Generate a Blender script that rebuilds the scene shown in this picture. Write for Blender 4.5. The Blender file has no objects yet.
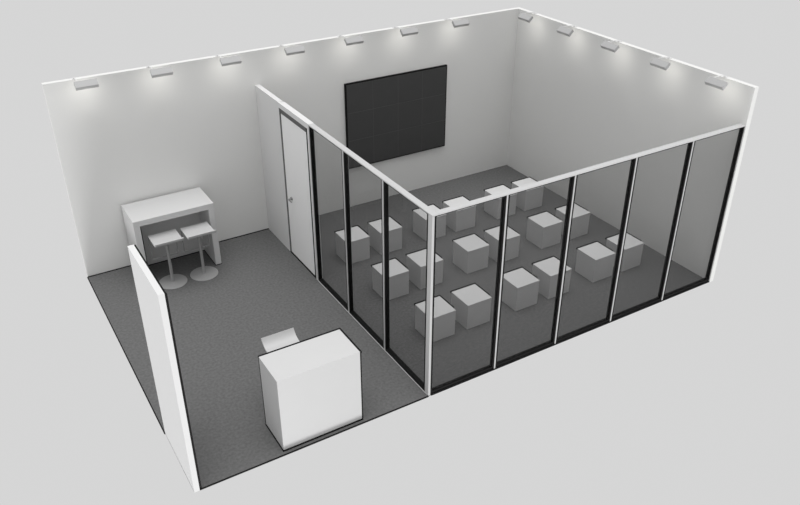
import bpy, bmesh, math, random
from mathutils import Vector, Matrix

S = bpy.context.scene
C = S.collection

# ---------------------------------------------------------------- camera
cam_d = bpy.data.cameras.new('camera')
cam = bpy.data.objects.new('camera', cam_d)
C.objects.link(cam)
S.camera = cam
POS = Vector((-1.2163, -11.2115, 6.4782))
YAW, PITCH = 0.5428, 0.5336
fwd = Vector((math.sin(YAW) * math.cos(PITCH), math.cos(YAW) * math.cos(PITCH), -math.sin(PITCH)))
rgt = Vector((math.cos(YAW), -math.sin(YAW), 0))
up = rgt.cross(fwd)
m = Matrix((rgt, up, -fwd)).transposed().to_4x4()
m.translation = POS
cam.matrix_world = m
cam_d.sensor_fit = 'HORIZONTAL'
cam_d.sensor_width = 36
cam_d.lens = 795.165 / 800 * 36
cam_d.clip_end = 200

# ---------------------------------------------------------------- world, overhead and added low lights, exposure
W = bpy.data.worlds.new('world')
S.world = W
W.use_nodes = True
bg = W.node_tree.nodes['Background']
bg.inputs[0].default_value = (.669, .669, .669, 1)
bg.inputs[1].default_value = 1.0

def sun(name, direction, irradiance, angle):
    d = bpy.data.lights.new(name, 'SUN')
    d.energy = irradiance
    d.angle = math.radians(angle)
    o = bpy.data.objects.new(name, d)
    C.objects.link(o)
    o.rotation_euler = Vector(direction).to_track_quat('-Z', 'Y').to_euler()
    return o
sun('overhead_light', (.02, .06, -1), 2.1, 50)
sun('low_front_fill', (0, .80, .82), 1.8, 24)  # added fill from below, no real source; brightens outward front faces
sun('low_side_fill', (.46, 0, .50), 1.2, 12)  # added fill from lower left, no real source; brightens outer left faces

S.view_settings.view_transform = 'Standard'
S.view_settings.look = 'None'
S.view_settings.gamma = 1
S.view_settings.exposure = 0
S.view_settings.use_curve_mapping = False

# ---------------------------------------------------------------- materials
def mat(name, col, rough=.6, metal=0.0, spec=.3, noise=0.0, scale=40, bump=0.0):
    M = bpy.data.materials.new(name)
    M.use_nodes = True
    nt = M.node_tree
    b = nt.nodes['Principled BSDF']
    b.inputs['Roughness'].default_value = rough
    b.inputs['Metallic'].default_value = metal
    b.inputs['Specular IOR Level'].default_value = spec
    c = (col, col, col) if not isinstance(col, tuple) else col
    tc = nt.nodes.new('ShaderNodeTexCoord')
    nz = nt.nodes.new('ShaderNodeTexNoise')
    nz.inputs['Scale'].default_value = scale
    nz.inputs['Detail'].default_value = 4
    nt.links.new(tc.outputs['Object'], nz.inputs['Vector'])
    r = nt.nodes.new('ShaderNodeValToRGB')
    r.color_ramp.elements[0].position = .3
    r.color_ramp.elements[1].position = .7
    r.color_ramp.elements[0].color = tuple(x * (1 - noise) for x in c) + (1,)
    r.color_ramp.elements[1].color = tuple(min(1, x * (1 + noise)) for x in c) + (1,)
    nt.links.new(nz.outputs['Fac'], r.inputs['Fac'])
    nt.links.new(r.outputs['Color'], b.inputs['Base Color'])
    if bump:
        bp = nt.nodes.new('ShaderNodeBump')
        bp.inputs['Strength'].default_value = bump
        bp.inputs['Distance'].default_value = .004
        nt.links.new(nz.outputs['Fac'], bp.inputs['Height'])
        nt.links.new(bp.outputs['Normal'], b.inputs['Normal'])
    return M

WALL = mat('white_wall_panel', (.73, .73, .72), .55, noise=.004, scale=3)
MIDW = mat('white_inner_partition', (.67, .67, .67), .5, noise=.004, scale=3)
PARTW = mat('white_partition_panel', (.69, .69, .69), .5, noise=.004, scale=3)
CARPET = mat('grey_carpet', (.126, .126, .126), .95, spec=.1, noise=.15, scale=28, bump=.2)
BLACK = mat('black_edging', .006, .6, spec=.1, noise=.05)
FRAME = mat('black_window_profile', .005, .5, spec=.12, noise=.1, scale=60)
ALU = mat('pale_aluminium_profile', .52, .4, spec=.4, noise=.01)
GREYP = mat('grey_door_profile', .11, .5, noise=.03)
DOORM = mat('white_door_leaf', .86, .4, spec=.35, noise=.005, scale=4)
CHROME = mat('brushed_steel', .32, .35, metal=.7, noise=.05, scale=80)
LAMIN = mat('white_laminate', .57, .4, spec=.3, noise=.005, scale=5)
CUBE = mat('white_seat_vinyl', .57, .5, spec=.25, noise=.008, scale=12)
SEAT = mat('white_moulded_seat', .52, .35, spec=.4, noise=.005)
STEEL = mat('satin_grey_steel', .30, .45, metal=.0, spec=.5, noise=.03, scale=60)
SCREEN = mat('dark_screen', (.056, .056, .056), .4, spec=.25, noise=.03, scale=6)
SEAM = mat('screen_seam', (.085, .085, .085), .5, noise=.02)
LAMPM = mat('lamp_housing_grey', .42, .45, spec=.4, noise=.01)

def glass():
    M = bpy.data.materials.new('tinted_glass')
    M.use_nodes = True
    nt = M.node_tree
    for n in list(nt.nodes): nt.nodes.remove(n)
    o = nt.nodes.new('ShaderNodeOutputMaterial')
    t = nt.nodes.new('ShaderNodeBsdfTransparent')
    t.inputs[0].default_value = (.825, .825, .825, 1)
    g = nt.nodes.new('ShaderNodeBsdfGlossy')
    g.inputs['Roughness'].default_value = .02
    g.inputs['Color'].default_value = (1, 1, 1, 1)
    mx = nt.nodes.new('ShaderNodeMixShader')
    mx.inputs[0].default_value = .015
    nt.links.new(t.outputs[0], mx.inputs[1])
    nt.links.new(g.outputs[0], mx.inputs[2])
    nt.links.new(mx.outputs[0], o.inputs[0])
    return M
GLASS = glass()

def emit(name, col, s):
    M = bpy.data.materials.new(name)
    M.use_nodes = True
    b = M.node_tree.nodes['Principled BSDF']
    b.inputs['Base Color'].default_value = (.8, .8, .78, 1)
    b.inputs['Emission Color'].default_value = col + (1,)
    b.inputs['Emission Strength'].default_value = s
    return M
LENS = emit('lamp_lens_glow', (1, .97, .88), 1.5)

# ---------------------------------------------------------------- mesh helpers
def box(bm, x0, x1, y0, y1, z0, z1, bev=0.0):
    r = bmesh.ops.create_cube(bm, size=1)
    vs = r['verts']
    for v in vs:
        v.co = Vector((x0 + (v.co.x + .5) * (x1 - x0), y0 + (v.co.y + .5) * (y1 - y0), z0 + (v.co.z + .5) * (z1 - z0)))
    if bev:
        es = list({e for v in vs for e in v.link_edges})
        bmesh.ops.bevel(bm, geom=es, offset=bev, segments=2, affect='EDGES', profile=.5)
    return bm

def tube(bm, pts, rad, seg=12):
    """round bar along a polyline"""
    rings = []
    for i, p in enumerate(pts):
        p = Vector(p)
        a = Vector(pts[max(0, i - 1)]); b = Vector(pts[min(len(pts) - 1, i + 1)])
        d = (b - a).normalized()
        ref = Vector((1, 0, 0)) if abs(d.x) < .8 else Vector((0, 1, 0))
        u = d.cross(ref).normalized(); w = d.cross(u)
        rings.append([bm.verts.new(p + rad * (math.cos(2 * math.pi * k / seg) * u + math.sin(2 * math.pi * k / seg) * w)) for k in range(seg)])
    for r0, r1 in zip(rings, rings[1:]):
        for k in range(seg):
            bm.faces.new((r0[k], r0[(k + 1) % seg], r1[(k + 1) % seg], r1[k]))
    bm.faces.new(rings[0]); bm.faces.new(list(reversed(rings[-1])))
    return bm

def lathe(bm, prof, cx=0, cy=0, seg=48):
    rings = []
    for r, z in prof:
        if r < 1e-6: rings.append([bm.verts.new((cx, cy, z))])
        else: rings.append([bm.verts.new((cx + r * math.cos(2 * math.pi * k / seg), cy + r * math.sin(2 * math.pi * k / seg), z)) for k in range(seg)])
    for a, b in zip(rings, rings[1:]):
        for k in range(seg):
            k2 = (k + 1) % seg
            if len(a) == 1: bm.faces.new((a[0], b[k], b[k2]))
            elif len(b) == 1: bm.faces.new((a[k], b[0], a[k2]))
            else: bm.faces.new((a[k], b[k], b[k2], a[k2]))
    return bm

def ribbon(bm, prof, x0, x1, th):
    """profile of (y, z) points thickened and extruded along x"""
    n = len(prof); up_, lo = [], []
    for i, (y, z) in enumerate(prof):
        a = prof[max(0, i - 1)]; b = prof[min(n - 1, i + 1)]
        d = Vector((b[0] - a[0], b[1] - a[1])).normalized()
        nn = Vector((-d.y, d.x))
        up_.append((y, z)); lo.append((y - nn.x * th, z - nn.y * th))
    loop = up_ + lo[::-1]
    A = [bm.verts.new((x0, y, z)) for y, z in loop]
    B = [bm.verts.new((x1, y, z)) for y, z in loop]
    k = len(loop)
    for i in range(k):
        j = (i + 1) % k
        bm.faces.new((A[i], A[j], B[j], B[i]))
    for i in range(n - 1):
        bm.faces.new((A[i], A[k - 1 - i], A[k - 2 - i], A[i + 1]))
        bm.faces.new((B[i], B[i + 1], B[k - 2 - i], B[k - 1 - i]))
    return bm

def obj(name, bm, material, parent=None, smooth=False):
    bmesh.ops.recalc_face_normals(bm, faces=bm.faces)
    me = bpy.data.meshes.new(name)
    bm.to_mesh(me); bm.free()
    me.materials.append(material)
    if smooth:
        for p in me.polygons: p.use_smooth = True
        me.set_sharp_from_angle(angle=math.radians(40))
    o = bpy.data.objects.new(name, me)
    C.objects.link(o)
    if parent: o.parent = parent
    return o

def NB(): return bmesh.new()

def tag(o, label, cat, group=None, kind=None):
    o['label'] = label; o['category'] = cat
    if group: o['group'] = group
    if kind: o['kind'] = kind
    return o

def thing(name, label, cat, loc=(0, 0, 0), rz=0, group=None, kind=None):
    o = bpy.data.objects.new(name, None)
    C.objects.link(o)
    o.location = loc; o.rotation_euler = (0, 0, rz)
    o.empty_display_size = .1
    return tag(o, label, cat, group, kind)

def dup(root, loc, rz, label):
    r = root.copy(); C.objects.link(r)
    r.location = loc; r.rotation_euler = (0, 0, rz); r['label'] = label
    for ch in list(root.children):
        c = ch.copy(); C.objects.link(c); c.parent = r
        for g in list(ch.children):
            d = g.copy(); C.objects.link(d); d.parent = c
    return r

# ---------------------------------------------------------------- dimensions
RW, RD, RH, GH = 8.0, 4.96, 3.025, 2.5
X1, T = 2.96, .076          # glazed partition: outer face and thickness
TW = .08                    # tall wall thickness

# ---------------------------------------------------------------- setting
fl = obj('floor', box(NB(), 0, RW, -RD, 0, -.012, 0), CARPET)
tag(fl, 'dark grey carpeted floor of the exhibition stand', 'floor', kind='structure')

def tr(name, label, dims, M, cat='trim'):
    bm = NB()
    for d in dims: box(bm, *d)
    return tag(obj(name, bm, M), label, cat, kind='structure')
tr('trim_1', 'thin black outline strip along the open left side of the carpet', [(-.012, 0, -3.94, 0, -.012, .003)], BLACK)  # added strip imitating the drawn outline of the floor
tr('trim_2', 'thin black outline strip along the open front of the grey carpet', [(.06, X1, -RD - .012, -RD, -.012, .003)], BLACK)  # floor outline along the front, added as a black strip
tr('trim_3', 'black base strip under the glass front of the inner room', [(X1 + .04, RW, -RD - .010, -RD, -.012, .003)], BLACK)

wb = obj('wall_back', box(NB(), -.0, RW + TW, 0, TW, -.012, RH), WALL)
tag(wb, 'long white back wall with lamps along its top', 'wall', kind='structure')
wr = obj('wall_right', box(NB(), RW, RW + TW, -RD - .012, 0, -.012, RH), WALL)
tag(wr, 'tall white right side wall lit by five lamps', 'wall', kind='structure')
bb = obj('baseboard_back', box(NB(), 0, X1, -.010, 0, 0, .012), BLACK)
tag(bb, 'thin dark joint strip where the open area floor meets back wall', 'baseboard', kind='structure')

wl = obj('wall_left', box(NB(), 0, .06, -RD - .01, -3.93, -.012, GH), PARTW)
tag(wl, 'short white free-standing screen wall at the front left corner', 'wall', kind='structure')
bm = NB()
box(bm, .003, .06, -3.93, -3.905, 0, GH - .01)
box(bm, .06, .084, -RD - .006, -RD + .012, 0, GH - .01)
box(bm, .06, .080, -RD + .012, -3.93, GH - .03, GH - .008)
obj('outline_strip', bm, BLACK, wl)  # black strips added to imitate drawn outlines of the screen wall

wm = obj('wall_middle', box(NB(), X1, X1 + T, -.885, -.001, 0, GH), MIDW)
tag(wm, 'short white partition wall between back wall and door', 'wall', kind='structure')

# door in the partition
dr = thing('door_1', 'white hinged door in a grey profile beside the glass partition', 'door', (X1, -1.385, 0), kind='structure')
bm = NB()
y0, y1 = -.885 + 1.385, -1.895 + 1.385
box(bm, .02, T + .006, y0 - .02, y0, 0, GH + .004, .002)
box(bm, -.006, T + .006, y1, y1 + .05, 0, GH + .004, .002)
box(bm, -.006, T + .006, y1 + .05, y0, GH - .075, GH + .004, .002)
obj('door_frame', bm, PARTW, dr)
bm = NB()
box(bm, -.002, T - .01, y0 - .038, y0 - .001, 0, GH - .0755)
box(bm, .002, T - .01, y0 - .038, y1 + .093, GH - .15, GH - .0755)
obj('door_lining', bm, GREYP, dr)
obj('rebate', box(NB(), -.004, T - .01, y1 + .0505, y1 + .092, 0, GH - .077), BLACK, dr)
leaf = obj('door_leaf', box(NB(), .006, .05, y1 + .094, y0 - .039, .02, GH - .151, .003), DOORM, dr)
obj('threshold', box(NB(), -.004, .07, y1 + .05, y0 - .02, 0, .018), BLACK, dr)
bm = NB()
hy = -1.10 + 1.385
tube(bm, [(.006, hy, 1.04), (-.012, hy, 1.04)], .026, 20)
tube(bm, [(-.01, hy, 1.04), (-.045, hy, 1.04), (-.052, hy - .01, 1.04), (-.052, hy - .11, 1.04)], .010, 12)
hd = obj('door_handle', bm, CHROME, leaf, True)
hd['label'] = 'grey steel lever handle'

# glazed panels
def post(name, label, x0, x1_, y0, y1_, h=GH - .017):
    return tag(obj(name, box(NB(), x0, x1_, y0, y1_, 0, h, .002), ALU), label, 'post', kind='structure')
posts_l = [-2.88, -3.89]
posts_f = [3.972, 4.982, 5.985, 7.0]
tn = 4
names = ['between the second panel and the door-side panel', 'between the second and the corner-side panel']
for yy, nm in zip(posts_l, names):
    post('trim_%d' % tn, 'slim white upright in the side glazing, ' + nm, X1 - .002, X1 + T, yy - .015, yy + .015); tn += 1
for xx, nm in zip(posts_f, ['nearest the corner post', 'second from the corner post', 'third from the corner post', 'nearest the right wall']):
    post('trim_%d' % tn, 'slim white upright in the front glazing, ' + nm, xx - .010, xx + .010, -RD - .002, -RD + T); tn += 1
post('trim_%d' % tn, 'white corner post where side and front glazing meet', X1 - .003, X1 + .028, -RD - .003, -RD + .078, GH - .017); tn += 1
bm = NB()
box(bm, X1 - .004, X1 + T + .002, -RD - .004, -1.896, GH - .016, GH, .002)
tag(obj('trim_%d' % tn, bm, ALU), 'white top rail of the side glazing running from door to corner', 'rail', kind='structure'); tn += 1
bm = NB()
box(bm, X1 + T + .003, RW - .001, -RD - .004, -RD + T, GH - .016, GH, .002)
tag(obj('trim_%d' % tn, bm, ALU), 'white top rail of the front glazing running from corner to right wall', 'rail', kind='structure'); tn += 1
tr('trim_%d' % tn, 'thin pale floor strip at the foot of the side glazing', [(X1 - .008, X1 - .001, -RD + .02, -1.9, 0, .008)], ALU); tn += 1

def window(n, label, along, a0, a1):
    """one framed pane; along 'y' = side glazing, 'x' = front glazing"""
    sw, fd0, fd1 = .026, .004, .058
    z0, z1 = 0.001, GH - .018
    L = a1 - a0
    def bx(bm, u0, u1, d0, d1, za, zb, bev=0):
        if along == 'x': box(bm, u0, u1, d0, d1, za, zb, bev)
        else: box(bm, d0, d1, u0, u1, za, zb, bev)
    if along == 'x': root = thing('window_%d' % n, label, 'glass panel', (a0, -RD, 0), kind='structure')
    else: root = thing('window_%d' % n, label, 'glass panel', (X1, a0, 0), kind='structure')
    bm = NB()
    bx(bm, 0.001, sw, fd0, fd1, z0, z1); bx(bm, L - sw, L - .001, fd0, fd1, z0, z1)
    bx(bm, sw, L - sw, fd0, fd1, z0, .042); bx(bm, sw, L - sw, fd0, fd1, z1 - .012, z1)
    obj('window_frame', bm, FRAME, root)
    bm = NB()
    bx(bm, sw - .002, L - sw + .002, .018, .026, .04, z1 - .01)
    obj('glass_pane', bm, GLASS, root)
wn = 1
ed = [(-2.865, -1.897, 'tinted glass panel of the side glazing next to the door'), (-3.875, -2.895, 'middle tinted glass panel of the side glazing'),
      (-RD + .085, -3.905, 'tinted glass panel of the side glazing next to the corner post')]
for a, b, l in ed:
    window(wn, l, 'y', a, b); wn += 1
xs = [X1 + .029] + posts_f + [RW]
ll = ['tinted front glass panel next to the corner post', 'front glass panel second from the corner post', 'middle of the five front glass panels',
      'front glass panel fourth from the corner post', 'tinted front glass panel against the right wall']
for i in range(5):
    window(wn, ll[i], 'x', xs[i] + (.0105 if i else 0), xs[i + 1] - (.0105 if i < 4 else .002)); wn += 1

# ---------------------------------------------------------------- video wall
tv = thing('video_wall', 'large dark screen of twelve tiles hung on the back wall', 'screen', (5.48, 0, .75))
obj('casing', box(NB(), -1.0, 1.0, -.045, -.001, 0, 1.51, .002), BLACK, tv)
obj('seam_grid', box(NB(), -.98, .98, -.0475, -.045, .02, 1.49), SEAM, tv)
for i in range(4):
    for j in range(3):
        w, h = 1.96 / 4, 1.47 / 3
        xa, za = -.98 + i * w, .02 + j * h
        obj('screen_tile', box(NB(), xa + .004, xa + w - .004, -.049, -.0472, za + .004, za + h - .004), SCREEN, tv)

# ---------------------------------------------------------------- high table
ht = thing('bar_table', 'white high table with slab legs standing against the back wall', 'table', (1.279, -.357, 0))
hx, hyd, HZ, th = .602, .318, 1.065, .09
obj('tabletop', box(NB(), -hx, hx, -hyd, hyd, HZ - th, HZ, .003), LAMIN, ht)
for s in (-1, 1):
    a, b = sorted((s * hx, s * (hx - th)))
    lg = obj('leg', box(NB(), a, b, -hyd, hyd, .008, HZ - th, .003), LAMIN, ht)
    obj('foot_strip', box(NB(), a - .006, b + .006, -hyd - .006, hyd, 0, .010), BLACK, lg)
obj('outline_strip', box(NB(), -hx + th, -hx + th + .012, -hyd + .002, -hyd + .012, .01, HZ - th), BLACK, ht)  # added strip standing in for a drawn black line on the leg
bp_ = obj('back_panel', box(NB(), -hx + th, hx - th, hyd - .10, hyd - .06, .010, HZ - th), LAMIN, ht)
obj('foot_strip', box(NB(), -hx + th, hx - th, hyd - .108, hyd - .06, 0, .012), BLACK, bp_)

# ---------------------------------------------------------------- reception counter
rc = thing('reception_counter', 'plain white box-shaped counter near the front edge of the carpet', 'counter', (1.56, -4.66, 0))
obj('body', box(NB(), -.503, .503, -.25, .25, .012, 1.0, .003), LAMIN, rc)
obj('base_outline', box(NB(), -.512, .512, -.262, .255, 0, .012), BLACK, rc)  # added black slab imitating the drawn line around the counter base
bm = NB()
box(bm, -.503, .503, .25, .277, .975, .998)
box(bm, .503, .526, -.25, .277, .975, .998)
box(bm, .503, .518, -.25, -.235, .012, .975)
box(bm, -.503, -.49, .25, .268, .012, .975)
obj('outline_strip', bm, BLACK, rc)  # counter's drawn silhouette lines, added as black strips

# ---------------------------------------------------------------- bar stools
def stool(label, loc, rz, R=.055, A=88, zs=.758):
    t = thing('bar_stool', label, 'bar stool', loc, rz, 'white bar stools on disc bases')
    obj('base', lathe(NB(), [(0, 0), (.210, 0), (.212, .003), (.210, .008), (.20, .011), (.03, .014), (.028, .022), (0, .022)]), STEEL, t, True)
    obj('pole', lathe(NB(), [(0, .02), (.023, .02), (.023, .72), (.05, .735), (0, .735)], seg=24), STEEL, t, True)
    # moulded seat: low lip behind, smooth hollow, front edge over the footrest
    y1 = -.205 + R * math.sin(math.radians(A))
    prof = [(.20, zs)]
    for k in range(1, 9):
        f = k / 8; prof.append((.20 - f * (.20 - y1), zs))
    for k in range(1, 9):
        a = k / 8 * math.radians(A)
        prof.append((y1 - R * math.sin(a), zs + R * (1 - math.cos(a))))
    prof = prof[::-1]
    bm = NB(); ribbon(bm, prof, -.207, .207, .018)
    st = obj('seat', bm, SEAT, t, True)
    bm = NB()
    tube(bm, [(-.195, .19, .738), (-.195, .205, .70), (-.195, .205, .36), (-.185, .205, .345), (.185, .205, .345), (.195, .205, .36), (.195, .205, .70), (.195, .19, .738)], .009, 8)
    tube(bm, [(-.195, .19, .736), (-.195, -.08, .736), ], .008, 8)
    tube(bm, [(.195, .19, .736), (.195, -.08, .736), ], .008, 8)
    tube(bm, [(-.195, 0, .736), (.195, 0, .736), ], .008, 8)
    obj('footrest', bm, STEEL, t, True)
    return t
s0 = stool('white bar stool at the high table, the one nearer the short left screen wall', (1.07, -.80, 0), 0)
dup(s0, (1.55, -.82, 0), 0, 'white bar stool at the high table, the one nearer the table\'s right leg')
stool('white stool behind the reception counter with only its curved back showing', (1.482, -4.135, 0), math.pi, .17, 66, .762)

# ---------------------------------------------------------------- cube seats
def cube_seat(label, loc):
    t = thing('cube_stool', label, 'stool', loc, 0, 'white cube stools in the glazed room')
    obj('body', box(NB(), -.197, .197, -.197, .197, 0, .372, .003), CUBE, t)
    obj('seat_pad', box(NB(), -.2, .2, -.2, .2, .372, .40, .006), CUBE, t)
    bm = NB()
    box(bm, -.2, .2, .2, .228, .374, .399)
    box(bm, .2, .222, -.12, .228, .374, .399)
    obj('outline_strip', bm, BLACK, t)  # strips added behind the top edges to imitate drawn silhouette lines
    return t
cx = [3.755, 4.35, 5.195, 5.795, 6.66, 7.255]
cy = [-1.535, -2.712, -3.888]
row_dx = [-.004, -.006, .004]
rown = ['back row', 'middle row', 'front row']
coln = ['at the left end by the side glazing', 'second from the side glazing', 'third from the side glazing',
        'fourth from the side glazing', 'fifth from the side glazing', 'at the right end by the white side wall']
c0 = None
for j, y in enumerate(cy):
    for i, x in enumerate(cx):
        x += row_dx[j]
        lab = 'white cube stool in the %s, %s' % (rown[j], coln[i])
        if c0 is None: c0 = cube_seat(lab, (x, y, 0))
        else: dup(c0, (x, y, 0), 0, lab)

# ---------------------------------------------------------------- arm lamps
LE = 2.1
def lamp(label, loc, rz):
    """origin on the inner top edge of the wall, room towards -y"""
    t = thing('arm_lamp', label, 'lamp', loc, rz, 'arm lamps along the wall tops')
    bm = NB()
    prof = [(-.245, .072), (-.252, .074), (-.322, .010), (-.322, .002), (-.298, -.034), (-.220, .036)]
    A = [bm.verts.new((-.147, y, z)) for y, z in prof]
    B = [bm.verts.new((.147, y, z)) for y, z in prof]
    n = len(prof)
    for i in range(n): bm.faces.new((A[i], A[(i + 1) % n], B[(i + 1) % n], B[i]))
    bm.faces.new(A); bm.faces.new(B[::-1])
    h = obj('lamp_head', bm, LAMPM, t)
    bm = NB()
    # lens plate just under the slanted underside
    a, b = Vector((0, -.228, .0285)), Vector((0, -.290, -.027))
    d = (b - a).normalized(); nn = Vector((0, -d.z, d.y))
    if nn.z > 0: nn = -nn
    vs = [bm.verts.new(p + Vector((x, 0, 0)) + nn * k) for k in (.001, .005) for p in (a, b) for x in (-.135, .135)]
    for f in ((0, 1, 3, 2), (4, 6, 7, 5), (0, 4, 5, 1), (2, 3, 7, 6), (0, 2, 6, 4), (1, 5, 7, 3)): bm.faces.new([vs[i] for i in f])
    obj('lens', bm, LENS, h)
    bm = NB()
    tube(bm, [(-.10, .03, .030), (-.10, .01, .048), (-.10, -.10, .062), (-.10, -.245, .058)], .006, 8)
    box(bm, -.12, -.08, .005, .055, .0252, .035)
    obj('arm', bm, PARTW, t, True)
    ld = bpy.data.lights.new('lamp_light', 'SPOT')
    ld.energy = LE; ld.color = (1, .985, .93)
    ld.spot_size = math.radians(150); ld.spot_blend = 1; ld.shadow_soft_size = .10
    lo = bpy.data.objects.new('lamp_light', ld); C.objects.link(lo); lo.parent = t
    lo.location = (0, -.31, -.06)
    lo.rotation_euler = Vector((0, .27, -.14)).to_track_quat('-Z', 'Y').to_euler()
    return t
ordb = ['nearest the wall\'s free left end', 'second from the free left end', 'last before the inner room',
        'first to the right of the inner partition', 'above the left half of the dark screen', 'above the right half of the dark screen', 'nearest the inner corner']
ordr = ['nearest the inner corner', 'second from the inner corner', 'middle of the five', 'fourth from the inner corner', 'nearest the glass front']
l0 = None
for i, x in enumerate([.505 + 1.01 * k for k in range(7)]):
    lab = 'small grey arm lamp on the back wall, ' + ordb[i]
    if l0 is None: l0 = lamp(lab, (x, 0, 3.0), 0)
    else: dup(l0, (x, 0, 3.0), 0, lab)
for i, y in enumerate([-.54, -1.55, -2.57, -3.58, -4.57]):
    dup(l0, (RW, y, 3.0), -math.pi / 2, 'small grey arm lamp on the right wall, ' + ordr[i])
